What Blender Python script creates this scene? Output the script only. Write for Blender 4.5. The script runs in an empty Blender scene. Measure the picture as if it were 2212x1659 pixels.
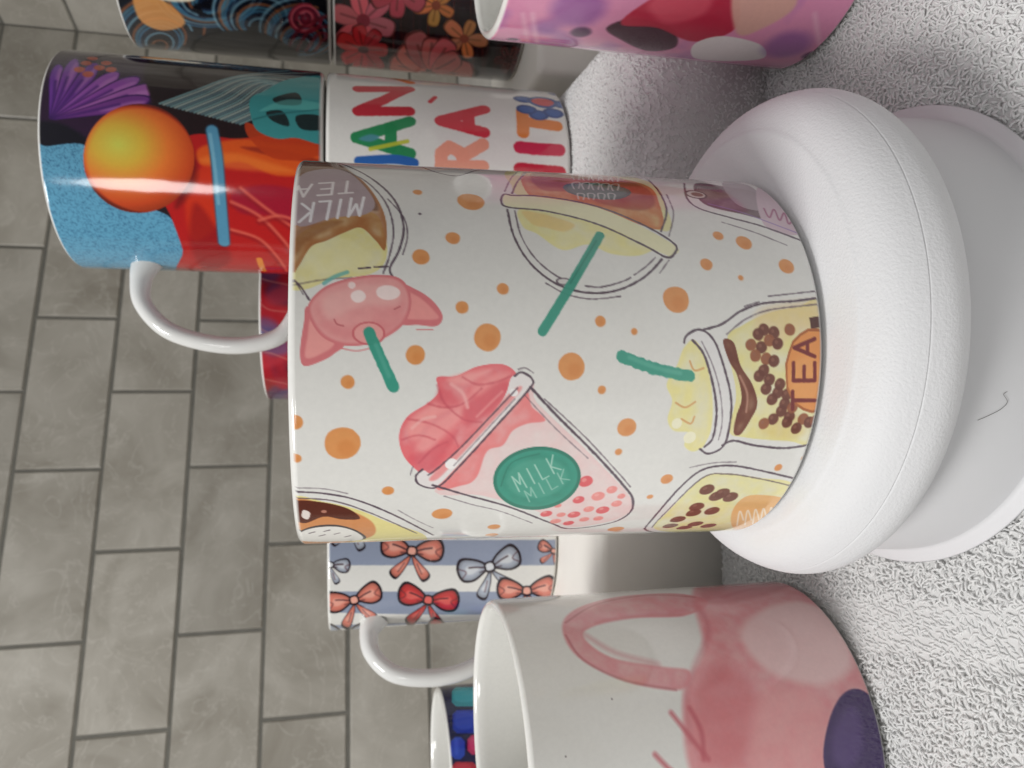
import bpy, bmesh, math, random
import numpy as np
random.seed(4); rng = np.random.default_rng(7)
SC = bpy.context.scene; COL = SC.collection
FPX, PITCH, CH = 1600.0, math.radians(12.5), 0.134
cp, sp = math.cos(PITCH), math.sin(PITCH)

# ---------------------------------------------------------------- helpers
def tag(o, label=None, cat=None, group=None, kind=None):
    if label: o['label'] = label
    if cat: o['category'] = cat
    if group: o['group'] = group
    if kind: o['kind'] = kind
    return o
def empty(name, loc):
    o = bpy.data.objects.new(name, None); COL.objects.link(o); o.location = loc
    o.empty_display_size = .02
    return o
def link(name, me, mat, parent=None):
    o = bpy.data.objects.new(name, me); COL.objects.link(o)
    if mat is not None:
        for m in (mat if isinstance(mat, (list, tuple)) else [mat]): me.materials.append(m)
    if parent: o.parent = parent
    return o
def mesh_np(name, V, Q, smooth=True):
    V = np.asarray(V, dtype=np.float32).reshape(-1, 3); Q = np.asarray(Q, dtype=np.int32).reshape(-1, 4)
    me = bpy.data.meshes.new(name)
    me.vertices.add(len(V)); me.vertices.foreach_set('co', V.ravel())
    me.loops.add(Q.size); me.loops.foreach_set('vertex_index', Q.ravel())
    me.polygons.add(len(Q)); me.polygons.foreach_set('loop_start', np.arange(0, Q.size, 4, dtype=np.int32))
    me.update(calc_edges=True)
    me.polygons.foreach_set('use_smooth', np.full(len(Q), smooth))
    me.update()
    return me
def set_col(me, rgb, name='paint'):
    a = me.color_attributes.new(name, 'FLOAT_COLOR', 'POINT')
    d = np.ones((len(rgb), 4), dtype=np.float32); d[:, :3] = rgb
    a.data.foreach_set('color', d.ravel())
def lin(c):
    c = np.clip(np.asarray(c, dtype=float), 0, 1)
    return np.where(c <= .04045, c / 12.92, ((c + .055) / 1.055) ** 2.4)
def grid_faces(nr, nc, wrap=True):
    i = np.arange(nr - 1)[:, None]; j = np.arange(nc if wrap else nc - 1)[None, :]
    j2 = (j + 1) % nc
    return np.stack([i * nc + j, i * nc + j2, (i + 1) * nc + j2, (i + 1) * nc + j], -1).reshape(-1, 4)
def lathe(name, prof, mat, parent=None, n=160, loc=None):
    th = np.linspace(0, 2 * np.pi, n, endpoint=False); P = np.array(prof)
    V = np.stack([P[:, :1] * np.cos(th), P[:, :1] * np.sin(th), P[:, 1:] + 0 * th], -1)
    o = link(name, mesh_np(name, V, grid_faces(len(P), n)), mat, parent)
    if loc: o.location = loc
    return o
def smooth_pts(P, closed=False, n=8):
    P = np.array(P, dtype=float); m = len(P)
    if m < 3: return P
    out = []
    rg = range(m) if closed else range(m - 1)
    for i in rg:
        if closed: a, b, c, d = P[(i - 1) % m], P[i], P[(i + 1) % m], P[(i + 2) % m]
        else: a, b, c, d = P[max(i - 1, 0)], P[i], P[i + 1], P[min(i + 2, m - 1)]
        t = np.linspace(0, 1, n, endpoint=False)[:, None]
        out.append(.5 * ((2 * b) + (-a + c) * t + (2 * a - 5 * b + 4 * c - d) * t**2 + (-a + 3 * b - 3 * c + d) * t**3))
    out = np.concatenate(out)
    if not closed: out = np.vstack([out, P[-1:]])
    return out
def sweep(name, pts, ra, rb, side, mat, parent=None, n=24, k=10):
    P = smooth_pts(pts, n=k); side = np.array(side, float); V = []
    T = np.gradient(P, axis=0); T /= np.linalg.norm(T, axis=1)[:, None]
    ph = np.linspace(0, 2 * np.pi, n, endpoint=False)
    fa = np.interp(np.linspace(0, 1, len(P)), np.linspace(0, 1, len(ra)), ra)
    fb = np.interp(np.linspace(0, 1, len(P)), np.linspace(0, 1, len(rb)), rb)
    for p, t, a, b in zip(P, T, fa, fb):
        s = side - t * side.dot(t); s /= np.linalg.norm(s); nn = np.cross(s, t)
        V.append(p + a * np.cos(ph)[:, None] * s + b * np.sin(ph)[:, None] * nn)
    return link(name, mesh_np(name, np.array(V), grid_faces(len(P), n)), mat, parent)
TAB = rng.random((8, 97, 97))
def noise(x, y, seed=0, oct=1):
    x = np.asarray(x, float); y = np.asarray(y, float); r = 0; a = 1; tot = 0
    for o in range(oct):
        t = TAB[(seed + o) % 8]; xx = x * 2**o + 13.7 * seed; yy = y * 2**o + 5.3 * seed
        xi = np.floor(xx).astype(int); yi = np.floor(yy).astype(int); fx = xx - xi; fy = yy - yi
        fx = fx * fx * (3 - 2 * fx); fy = fy * fy * (3 - 2 * fy)
        g = lambda i, j: t[(xi + i) % 97, (yi + j) % 97]
        r = r + a * ((g(0, 0) * (1 - fx) + g(1, 0) * fx) * (1 - fy) + (g(0, 1) * (1 - fx) + g(1, 1) * fx) * fy)
        tot += a; a *= .5
    return r / tot

# ---------------------------------------------------------------- materials
def mat_base(name):
    m = bpy.data.materials.new(name); m.use_nodes = True
    nt = m.node_tree; b = nt.nodes['Principled BSDF']; return m, nt, b
def N(nt, t, **kw):
    n = nt.nodes.new(t)
    for k, v in kw.items():
        if k in n.inputs: n.inputs[k].default_value = v
        else: setattr(n, k, v)
    return n
def mat_ceramic():
    m, nt, b = mat_base('printed glazed ceramic')
    a = N(nt, 'ShaderNodeVertexColor', layer_name='paint')
    nz = N(nt, 'ShaderNodeTexNoise', Scale=900., Detail=2.)
    tc = N(nt, 'ShaderNodeTexCoord'); nt.links.new(tc.outputs['Object'], nz.inputs['Vector'])
    mr = N(nt, 'ShaderNodeMapRange'); mr.inputs['To Min'].default_value = .95; mr.inputs['To Max'].default_value = 1.04
    nt.links.new(nz.outputs['Fac'], mr.inputs['Value'])
    mx = N(nt, 'ShaderNodeVectorMath', operation='SCALE')
    nt.links.new(a.outputs['Color'], mx.inputs[0]); nt.links.new(mr.outputs['Result'], mx.inputs['Scale'])
    nt.links.new(mx.outputs[0], b.inputs['Base Color'])
    b.inputs['Roughness'].default_value = .10; b.inputs['IOR'].default_value = 1.6
    b.inputs['Coat Weight'].default_value = .35; b.inputs['Coat Roughness'].default_value = .02
    n2 = N(nt, 'ShaderNodeTexNoise', Scale=70., Detail=1.); nt.links.new(tc.outputs['Object'], n2.inputs['Vector'])
    bp = N(nt, 'ShaderNodeBump', Strength=.14, Distance=.001); nt.links.new(n2.outputs['Fac'], bp.inputs['Height'])
    nt.links.new(bp.outputs['Normal'], b.inputs['Normal']); nt.links.new(bp.outputs['Normal'], b.inputs['Coat Normal'])
    return m
def mat_simple(name, col, rough, bscale=None, bstr=0, bdist=.001, var=.0, vscale=30.):
    m, nt, b = mat_base(name)
    b.inputs['Roughness'].default_value = rough
    tc = N(nt, 'ShaderNodeTexCoord')
    nz = N(nt, 'ShaderNodeTexNoise', Scale=vscale, Detail=4.); nt.links.new(tc.outputs['Object'], nz.inputs['Vector'])
    cr = N(nt, 'ShaderNodeValToRGB')
    cr.color_ramp.elements[0].position = .3; cr.color_ramp.elements[1].position = .7
    cr.color_ramp.elements[0].color = (*[c * (1 - var) for c in col], 1); cr.color_ramp.elements[1].color = (*[min(1, c * (1 + var)) for c in col], 1)
    nt.links.new(nz.outputs['Fac'], cr.inputs['Fac']); nt.links.new(cr.outputs['Color'], b.inputs['Base Color'])
    if bscale:
        n2 = N(nt, 'ShaderNodeTexNoise', Scale=bscale, Detail=3.); nt.links.new(tc.outputs['Object'], n2.inputs['Vector'])
        bp = N(nt, 'ShaderNodeBump', Strength=bstr, Distance=bdist); nt.links.new(n2.outputs['Fac'], bp.inputs['Height'])
        nt.links.new(bp.outputs['Normal'], b.inputs['Normal'])
    return m
def mat_tile():
    m, nt, b = mat_base('mottled stone tile')
    a = N(nt, 'ShaderNodeVertexColor', layer_name='paint'); tc = N(nt, 'ShaderNodeTexCoord')
    n1 = N(nt, 'ShaderNodeTexNoise', Scale=11., Detail=7., Roughness=.58, Distortion=.8)
    # tint channel shifts the pattern per tile so no two tiles match
    ad = N(nt, 'ShaderNodeVectorMath', operation='MULTIPLY_ADD'); ad.inputs[1].default_value = (9, 7, 5)
    nt.links.new(a.outputs['Color'], ad.inputs[0]); nt.links.new(tc.outputs['Object'], ad.inputs[2])
    nt.links.new(ad.outputs[0], n1.inputs['Vector'])
    cr = N(nt, 'ShaderNodeValToRGB'); e = cr.color_ramp.elements
    e[0].position = .30; e[0].color = (.31, .285, .24, 1); e[1].position = .70; e[1].color = (.54, .515, .46, 1)
    x = e.new(.5); x.color = (.42, .395, .345, 1)
    nt.links.new(n1.outputs['Fac'], cr.inputs['Fac'])
    n3 = N(nt, 'ShaderNodeTexNoise', Scale=18., Detail=6., Distortion=2.5); nt.links.new(ad.outputs[0], n3.inputs['Vector'])
    vr = N(nt, 'ShaderNodeValToRGB'); v = vr.color_ramp.elements
    v[0].position = .485; v[0].color = (0, 0, 0, 1); v[1].position = .515; v[1].color = (0, 0, 0, 1); y = v.new(.5); y.color = (.4, .4, .4, 1)
    nt.links.new(n3.outputs['Fac'], vr.inputs['Fac'])
    mx = N(nt, 'ShaderNodeMix', data_type='RGBA', blend_type='MIX'); mx.inputs[7].default_value = (.62, .595, .54, 1)
    nt.links.new(vr.outputs['Color'], mx.inputs[0]); nt.links.new(cr.outputs['Color'], mx.inputs[6])
    sep = N(nt, 'ShaderNodeSeparateColor'); nt.links.new(a.outputs['Color'], sep.inputs[0])
    mr = N(nt, 'ShaderNodeMapRange'); mr.inputs['To Min'].default_value = .88; mr.inputs['To Max'].default_value = 1.08
    nt.links.new(sep.outputs[0], mr.inputs['Value'])
    sc = N(nt, 'ShaderNodeVectorMath', operation='SCALE'); nt.links.new(mx.outputs[2], sc.inputs[0]); nt.links.new(mr.outputs[0], sc.inputs['Scale'])
    nt.links.new(sc.outputs[0], b.inputs['Base Color']); b.inputs['Roughness'].default_value = .38
    bp = N(nt, 'ShaderNodeBump', Strength=.15, Distance=.001); nt.links.new(n1.outputs['Fac'], bp.inputs['Height']); nt.links.new(bp.outputs['Normal'], b.inputs['Normal'])
    return m
CER = mat_ceramic()
GLAZE = mat_simple('white glazed ceramic', (.76, .76, .74), .07, var=.01)
PLASTIC = mat_simple('white grained plastic', (.74, .74, .75), .6, 1700., .42, .0003, .01)
SMOOTHP = mat_simple('white smooth plastic', (.70, .70, .71), .55, 1500., .06, .0002, .012)
CREAM = mat_simple('cream painted box', (.88, .85, .79), .6, 160., .12, .0008, .03)
TOWEL = mat_simple('white terry cotton', (.93, .93, .922), .95, 900., .15, .0005, .01, 60.)
_nt = TOWEL.node_tree; _b = _nt.nodes['Principled BSDF']; _b.inputs['Sheen Weight'].default_value = .25; _b.inputs['Specular IOR Level'].default_value = .1
_tr = N(_nt, 'ShaderNodeBsdfTranslucent', Color=(.97, .97, .965, 1)); _mx = N(_nt, 'ShaderNodeMixShader', Fac=.28)
_nt.links.new(_b.outputs[0], _mx.inputs[1]); _nt.links.new(_tr.outputs[0], _mx.inputs[2]); _nt.links.new(_mx.outputs[0], _nt.nodes['Material Output'].inputs['Surface'])
COUNTER = mat_simple('pale stone countertop', (.55, .53, .5), .3, None, 0, 0, .12, 25.)
GROUT = mat_simple('grey grout', (.17, .165, .145), .9, 400., .4, .001, .1, 90.)
HAIR = mat_simple('dark hair', (.05, .04, .035), .5)
TILE = mat_tile()

# ---------------------------------------------------------------- mug with painted surface
class Mug:
    def __init__(s, label, cx, cy, z0, r=.041, H=.095, step=.3, bg=(232, 231, 226), group=None, name='coffee_mug', taper=0.):
        s.cx, s.cy, s.z0, s.r, s.H, s.label, s.group, s.name, s.taper = cx, cy, z0, r, H, label, group, name, taper
        fr = math.radians(100); n = int(2 * fr * r * 1000 / step)
        s.n = n; s.th = np.concatenate([np.linspace(-fr, fr, n), np.linspace(fr, 2 * np.pi - fr, 60)[1:-1]])
        s.zs = np.linspace(.002, H - .0012, int((H - .003) * 1000 / step))
        s.S = s.th[:n] * r * 1000; s.Z = s.zs * 1000; s.step = step
        s.C = np.empty((len(s.zs), n, 3)); s.C[:] = np.array(bg) / 255.; s.bg = np.array(bg) / 255.
        d = math.hypot(cx, cy); s.n0 = np.array([-cx, -cy]) / d; s.t0 = np.array([-s.n0[1], s.n0[0]])
    def hit(s, p):                      # photograph measurement -> (arc mm, height mm, mm per measured unit)
        x, y = p; u = 829.5 - y; v = x - 1106
        D = np.array([u, FPX * cp - v * sp, -FPX * sp - v * cp]); r = s.r
        for it in range(3 if s.taper else 1):
            a = D[0]**2 + D[1]**2; b = -2 * (D[0] * s.cx + D[1] * s.cy); c = s.cx**2 + s.cy**2 - r**2
            q = b * b - 4 * a * c
            t = (-b - math.sqrt(q)) / (2 * a) if q > 0 else -b / (2 * a)
            zl = CH + D[2] * t - s.z0; r = s.r * (1 + s.taper * (1 - min(1, max(0, zl / s.H))))
        px, py = D[0] * t - s.cx, D[1] * t - s.cy
        th = math.atan2(px * s.t0[0] + py * s.t0[1], px * s.n0[0] + py * s.n0[1])
        return th * s.r * 1000, zl * 1000, t * 1000
    def pts(s, P): return np.array([s.hit(p)[:2] for p in P])
    def box(s, P, pad):
        a, b = np.searchsorted(s.S, [P[:, 0].min() - pad, P[:, 0].max() + pad]); c, d = np.searchsorted(s.Z, [P[:, 1].min() - pad, P[:, 1].max() + pad])
        return a, b, c, d
    def put(s, bx, cov, col):
        a, b, c, d = bx
        if callable(col):
            SS, ZZ = np.meshgrid(s.S[a:b], s.Z[c:d]); col = col(SS, ZZ)
        else: col = np.array(col) / 255.
        s.C[c:d, a:b] = s.C[c:d, a:b] * (1 - cov[..., None]) + col * cov[..., None]
    def segdist(s, P, bx, closed):
        a, b, c, d = bx; X, Y = np.meshgrid(s.S[a:b], s.Z[c:d]); D = np.full(X.shape, 1e9); ins = np.zeros(X.shape, bool)
        Q = np.vstack([P, P[:1]]) if closed else P
        for (x0, y0), (x1, y1) in zip(Q[:-1], Q[1:]):
            dx, dy = x1 - x0, y1 - y0; L = dx * dx + dy * dy + 1e-12
            t = np.clip(((X - x0) * dx + (Y - y0) * dy) / L, 0, 1)
            D = np.minimum(D, (X - x0 - t * dx)**2 + (Y - y0 - t * dy)**2)
            if closed and y0 != y1: ins ^= ((y0 > Y) != (y1 > Y)) & (X < dx * (Y - y0) / dy + x0)
        return np.sqrt(D), ins, X, Y
    def poly(s, P, col, alpha=1., soft=0., sm=True, wash=0., mm=False):
        P = smooth_pts(P, True, 6) if sm else np.array(P, float)
        if not mm: P = s.pts(P)
        w = max(s.step, soft); bx = s.box(P, w + .5)
        if bx[1] - bx[0] < 2 or bx[3] - bx[2] < 2: return
        D, ins, X, Y = s.segdist(P, bx, True); sd = np.where(ins, D, -D)
        cov = np.clip(.5 + sd / w, 0, 1); cov = cov * cov * (3 - 2 * cov) * alpha
        if wash: cov = cov * (1 - wash * 1.5 * np.clip(noise(X * .35, Y * .35, 3, 4) * 1.8 - .4, 0, 1) * np.clip(sd / 1.2, .3, 1))
        s.put(bx, np.clip(cov, 0, 1), col)
    def line(s, P, wpx, col, alpha=1., sm=True, wob=0., soft=0.):
        k = s.hit(P[len(P) // 2])[2]
        if col is INK and not wob: wob = .9
        P = smooth_pts(P, False, 6) if sm else np.array(P, float)
        P = s.pts(P); h = wpx * k / 2; w = max(s.step, soft); bx = s.box(P, h + w)
        if bx[1] - bx[0] < 2 or bx[3] - bx[2] < 2: return
        D, _, X, Y = s.segdist(P, bx, False)
        if wob: D = D + wob * k * (noise(X * 1.4, Y * 1.4, 1, 2) - .5) * 2
        s.put(bx, np.clip(.5 + (h - D) / w, 0, 1) * alpha, col)
    def dot(s, x, y, rpx, col, alpha=1., ry=None, wob=.12, soft=0.):
        a, z, k = s.hit((x, y)); t = np.linspace(0, 2 * np.pi, 22, endpoint=False); ry = ry or rpx
        w = 1 + wob * (np.random.RandomState(int(x * 7 + y) % 9999).rand(22) - .5)
        w = (w + np.roll(w, 1) + np.roll(w, -1)) / 3
        s.poly(np.stack([a + k * ry * w * np.cos(t), z + k * rpx * w * np.sin(t)], -1), col, alpha, soft, sm=False, mm=True)
    def text(s, ch, o, rt, up, wpx, col, alpha=1., wob=.06):
        G = dict(A=[[(0, 0), (.5, 1), (1, 0)], [(.2, .36), (.8, .36)]], N=[[(0, 0), (0, 1), (1, 0), (1, 1)]],
                 R=[[(0, 0), (0, 1), (.6, 1), (.9, .8), (.6, .5), (0, .45)], [(.45, .5), (1, 0)]], I=[[(.5, 0), (.5, 1)]],
                 T=[[(0, 1), (1, 1)], [(.5, 1), (.5, 0)]], H=[[(0, 0), (0, 1)], [(1, 0), (1, 1)], [(0, .5), (1, .5)]],
                 M=[[(0, 0), (.05, 1), (.5, .35), (.95, 1), (1, 0)]], L=[[(0, 1), (0, 0), (.85, 0)]],
                 K=[[(0, 0), (0, 1)], [(.9, 1), (.05, .45), (.95, 0)]], E=[[(1, 1), (0, 1), (0, 0), (1, 0)], [(0, .5), (.8, .5)]])
        for st in G[ch]:
            P = [(o[0] + rt[0] * a + up[0] * b, o[1] + rt[1] * a + up[1] * b) for a, b in st]
            Q = [P[0]]
            for p in P[1:]: Q += [((Q[-1][0] + p[0]) / 2, (Q[-1][1] + p[1]) / 2), p]
            s.line(Q, wpx, col, alpha, sm=False, wob=wpx * wob)
    def build(s, hdir=None, hs=1., inner=None, ht=.85, low=False):
        r, H = s.r, s.H; rb = r * (1 + s.taper)
        lo = [(.0003, .003), (rb - .007, .003), (rb - .006, .0004), (rb - .004, 0), (rb - .0022, .0003), (rb - .0008, .001)]
        hi = [(r - .0003, H - .0006), (r - .0009, H - .0001), (r - .0016, H), (r - .0024, H - .0004), (r - .0029, H - .0014), (r - .0031, H - .004),
              (r - .0033, H * .8), (r - .0034, H * .6), (r - .0035, H * .4), (r - .0036, .016), (r - .006, .0095), (r - .01, .0065), (.0003, .006)]
        rr = np.array([a for a, _ in lo] + [r * (1 + s.taper * (1 - z / H)) for z in s.zs] + [a for a, _ in hi]); zz = np.array([b for _, b in lo] + list(s.zs) + [b for _, b in hi])
        dirx = np.cos(s.th) * s.n0[0] + np.sin(s.th) * s.t0[0]; diry = np.cos(s.th) * s.n0[1] + np.sin(s.th) * s.t0[1]
        V = np.stack([rr[:, None] * dirx, rr[:, None] * diry, zz[:, None] + 0 * dirx], -1)
        nc = len(s.th); C = np.empty((len(rr), nc, 3)); C[:] = np.array([232, 231, 226]) / 255.
        a = len(lo); m = len(s.zs); C[a:a + m, :s.n] = s.C
        w = np.linspace(0, 1, nc - s.n)[None, :, None]; C[a:a + m, s.n:] = s.C[:, -1:] * (1 - w) + s.C[:, :1] * w
        root = empty(s.name, (s.cx, s.cy, s.z0)); tag(root, s.label, 'mug', s.group)
        me = mesh_np('body', V, grid_faces(len(rr), nc)); set_col(me, lin(C.reshape(-1, 3)))
        link('body', me, CER, root)
        if hdir is not None:
            d = np.array([math.cos(hdir), math.sin(hdir), 0]); q = lambda a, z: tuple(d * (r + a * hs) + np.array([0, 0, z * H]))
            sd = np.cross(d, [0, 0, 1])
            path = [(-.0015, .80), (.006, .825), (.017, .81), (.0275, .72), (.031, .56), (.028, .40), (.018, .26), (.007, .175), (-.0015, .15)]
            if low: path = [(-.0015, .725), (.006, .745), (.016, .73), (.026, .63), (.031, .46), (.031, .30), (.026, .175), (.012, .095), (-.0015, .08)]
            sweep('handle', [q(*p) for p in path],
                  [.0078 * ht, .0062 * ht, .0058 * ht, .0058 * ht, .0058 * ht, .0058 * ht, .0058 * ht, .0064 * ht, .008 * ht], [.0058, .0040, .0034, .0034, .0034, .0034, .0034, .0042, .006], sd, GLAZE, root)
        return root

OR = (226, 150, 88); TEAL = (62, 158, 136); INK = (92, 76, 88); YEL = (236, 226, 152)
# ================= centre mug =================
MX, MY = .0066, .1694
m = Mug('white mug printed with bubble tea cups and orange dots, standing on round white pedestal', MX, MY, .0429, .041, .101, .19, taper=.035)
for x, y, r in [(1017,435,30),(978,514,16),(909,555,19),(1086,624,13),(998,664,14),(1053,729,29),(897,767,21),(751,825,15),(740,958,39),(637,912,17),(640,990,11),(838,1060,13),(955,1110,22),(1235,792,30),(1297,694,12),(1370,716,7),(1300,842,9),(1354,923,21),(1336,976,8),(1460,647,30),(1526,571,14),(1600,600,6),(1551,509,12),(1607,524,18),(1699,575,18),(1440,1035,14),(1404,1073,7),(1681,1010,9),(1330,1143,18),(1067,1138,14),(1062,1155,14),(902,415,10),(1738,990,8)]:
    m.dot(x, y, r, OR, .95, soft=.3); m.dot(x, y, r * .8, (230, 160, 98), .5, soft=.8); m.dot(x + r * .2, y + r * .25, r * .5, (216, 134, 74), .45, soft=1.2)
m.dot(907, 462, 3.5, INK)
# milk tea glass, upper left
m.poly([(626,615),(636,520),(700,480),(800,458),(830,500),(834,560),(800,592),(720,603),(660,625)], YEL, .95, wash=.35)
m.poly([(640,530),(690,510),(760,520),(800,560),(740,585),(680,590)], (244,238,186), .6, soft=1.5)
m.poly([(640,350),(700,352),(770,380),(812,425),(834,478),(832,540),(812,520),(780,492),(745,502),(705,520),(672,533),(645,575),(628,590),(630,470)], (176,112,66), .95, wash=.3)
m.poly([(640,350),(720,350),(775,386),(806,425),(815,455),(760,448),(640,470),(636,420)], (126,90,72), .8, soft=.8)
m.poly([(640,500),(680,480),(740,478),(700,500),(660,525),(640,550)], (146,88,50), .5, soft=1.)
m.poly([(640,392),(690,366),(755,374),(808,432),(792,462),(720,470),(640,486)], (184,166,174), .9, soft=.3)
for i, ch in enumerate('MILK'): m.text(ch, (786 - i * 36, 426 + i * 4), (-27, 2), (-8, 40), 6.5, (244,240,242))
for i, ch in enumerate('TEA'): m.text(ch, (766 - i * 46, 390 + i * 4), (-30, 2), (-4, 26), 6, (240,232,232))
m.line([(655,343),(730,352),(800,384),(852,432),(872,490),(862,540),(842,580),(850,600)], 5, INK, .9)
m.line([(720,360),(785,388),(832,436),(850,495),(842,550),(828,590)], 4, INK, .8)
m.line([(838,430),(872,470),(880,510),(870,550)], 3, INK, .8)
m.line([(622,618),(700,604),(760,600)], 4, INK, .5); m.line([(628,598),(650,620),(668,648)], 4, INK, .9); m.line([(620,590),(640,612),(655,636)], 3, INK, .7)
m.line([(775,580),(800,578)], 4, INK); m.line([(808,577),(838,576)], 4, INK)
m.line([(700,612),(722,598),(750,588)], 9, (110,186,182), .8)
# pig lid
PK = (238,168,165); PD = (222,128,132)
m.poly([(864,618),(900,626),(935,650),(956,682),(944,704),(905,702),(860,694)], PD); m.poly([(872,632),(905,642),(936,670),(946,688),(905,690),(866,682)], (242,160,156), soft=.5)
m.poly([(668,662),(656,700),(648,760),(656,790),(690,782),(722,764),(742,735)], PD); m.poly([(676,680),(664,730),(660,772),(690,766),(722,738)], (243,165,160), soft=.5)
m.poly([(664,668),(690,628),(735,606),(800,594),(856,598),(882,622),(888,662),(872,700),(835,728),(790,745),(735,745),(690,722)], PD)
m.poly([(670,668),(694,632),(737,611),(800,599),(852,603),(877,626),(882,662),(866,696),(832,722),(790,739),(737,739),(695,717)], PK, wash=.3, soft=.6)
m.poly([(700,640),(760,618),(840,612),(866,640),(850,660),(780,660),(710,690)], (244,192,186), .6, soft=1.8)
m.poly([(690,700),(740,728),(800,735),(850,712),(872,680),(820,700),(750,705)], (226,140,142), .55, soft=2)
m.dot(838, 632, 26, (252,236,232), .9, ry=17, soft=.3); m.dot(774, 640, 16, (252,236,232), .9, ry=14, soft=.3); m.dot(760, 616, 8, (252,236,232), .8)
m.dot(797, 720, 36, (212,112,118), ry=26); m.dot(797, 720, 31, (240,168,164), ry=22)
m.line([(722,690),(728,700),(742,704)], 3, (196,104,110)); m.line([(852,668),(864,662)], 3, (196,104,110))
m.line([(736,752),(770,758),(800,752)], 2.5, PD); m.line([(900,712),(935,712)], 2.5, PD)
m.line([(797,718),(820,770),(850,836)], 25, TEAL, .96, wob=1.2); m.line([(812,745),(840,812)], 9, (104,184,164), .5, soft=.4)
# dome lid cup
m.poly([(1100,368),(1105,400),(1130,425),(1290,452),(1440,500),(1436,440),(1400,392),(1250,366)], (232,226,168), .95)
m.poly([(1130,372),(1150,428),(1230,440),(1320,462),(1425,496),(1424,440),(1390,398),(1240,370)], (206,112,60), .95, wash=.35)
m.poly([(1150,376),(1170,410),(1240,415),(1300,440),(1380,455),(1415,440),(1385,400),(1250,374)], (160,78,50), .65, soft=1.)
m.dot(1290, 411, 76, (54,116,98), ry=42); m.dot(1290, 411, 66, (74,136,118), .9, ry=34)
for row in (0, 1):
    for i in range(5): m.line([(1240 + i * 21, 408 - row * 20 + i), (1236 + i * 21, 396 - row * 18 + i), (1252 + i * 21, 394 - row * 18 + i), (1250 + i * 21, 407 - row * 19 + i)], 3, (226,232,226), .85)
for i in range(4): m.line([(1250 + i * 22, 430), (1248 + i * 22, 418), (1262 + i * 22, 420), (1260 + i * 22, 431)], 3, (226,232,226), .85)
m.poly([(1122,452),(1200,462),(1300,486),(1400,520),(1420,532),(1380,552),(1320,548),(1270,528),(1215,540),(1160,505),(1130,490)], (240,232,160), .95, wash=.3, soft=.4)
m.poly([(1128,456),(1180,464),(1240,484),(1220,500),(1180,492),(1150,484)], (238,206,130), .7, soft=.8)
m.poly([(1088,424),(1110,420),(1290,448),(1455,528),(1452,552),(1425,545),(1290,482),(1110,448),(1090,442)], (240,236,196))
m.line([(1105,422),(1180,425),(1290,446),(1390,486),(1456,526),(1458,546),(1440,556),(1395,532),(1290,484),(1180,456),(1100,448),(1083,436),(1088,420),(1105,422)], 5, INK)
m.line([(1106,418),(1118,392),(1140,368)], 4, INK); m.line([(1090,414),(1104,385),(1124,366)], 3, INK, .7)
m.line([(1428,500),(1440,455),(1424,415),(1400,388)], 4, INK); m.line([(1445,510),(1455,462),(1440,420)], 3, INK, .7)
m.line([(1096,452),(1110,510),(1145,568),(1200,612),(1265,632),(1330,628),(1390,600),(1430,560)], 5, INK)
m.line([(1112,455),(1126,510),(1158,560),(1205,598),(1245,612)], 3.5, INK, .85); m.line([(1265,618),(1300,620),(1345,608),(1362,600)], 3.5, INK, .85); m.line([(1370,594),(1395,576),(1416,556)], 3, INK, .8)
m.line([(1180,612),(1225,636),(1280,646),(1340,640)], 3, INK, .8); m.line([(1445,562),(1425,590)], 3, INK, .7)
m.dot(1218, 608, 18, INK, .8, ry=9); m.dot(1218, 608, 13, (224,220,216), 1, ry=6)
m.line([(1296,508),(1240,605),(1172,716)], 21, TEAL, .97, wob=.8); m.line([(1288,520),(1232,612)], 4, (40,120,104), .5)
# bottle, upper right
m.poly([(1500,398),(1560,402),(1640,420),(1655,470),(1600,462),(1520,440)], (92,62,70), .9, wash=.2)
m.poly([(1560,394),(1620,402),(1655,440),(1640,455),(1590,440)], (172,156,162), .95)
m.poly([(1636,405),(1700,430),(1742,490),(1710,508),(1650,485)], (212,188,198), .95)
m.dot(1503, 420, 26, INK, 1, ry=22); m.dot(1503, 420, 21, (214,206,204), 1, ry=17); m.dot(1506, 420, 14, (130,96,96), 1, ry=11)
m.line([(1478,396),(1484,428),(1510,450),(1570,468),(1650,490),(1748,526)], 4.5, INK); m.line([(1530,440),(1600,458),(1650,476),(1745,512)], 3.5, (150,120,180), .8)
m.line([(1560,480),(1630,502),(1700,530)], 3, INK, .7)
m.line([(1650,450),(1662,470),(1672,452),(1684,476),(1694,460),(1704,484),(1716,470),(1722,492)], 4, (160,86,120), .9)
m.line([(1640,405),(1690,420),(1735,458)], 5, (170,60,70), .8)
m.line([(880,346),(930,368),(985,380),(1030,368),(1090,362)], 4, INK, .8); m.line([(905,350),(950,364),(1000,366)], 3, INK, .6)
# pink cream cup
m.poly([(1138,838),(1160,870),(1280,985),(1364,1078),(1352,1112),(1290,1132),(1222,1136),(1150,1100),(1040,1070),(940,1048)], (240,208,206), .97, wash=.3)
m.poly([(1116,848),(1150,880),(1178,908),(1140,915),(1108,930),(1086,962),(1052,975),(1030,1030),(1000,1048),(945,1042)], (240,132,132), .95, soft=.4, wash=.25)
m.poly([(872,985),(862,940),(880,900),(925,870),(948,845),(944,815),(985,812),(1030,792),(1080,786),(1110,800),(1120,828),(1105,860),(1040,930),(970,1000),(930,1035),(905,1020)], (238,116,122), wash=.25)
m.poly([(878,930),(900,895),(950,870),(975,880),(930,910),(900,950)], (250,166,162), .8, soft=1.5)
m.poly([(900,965),(930,920),(985,885),(1020,850),(1000,900),(960,940),(925,975)], (247,162,160), .85, soft=1.5)
m.poly([(965,820),(1010,805),(1060,798),(1040,815),(1000,830)], (250,172,168), .85, soft=1.4)
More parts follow.
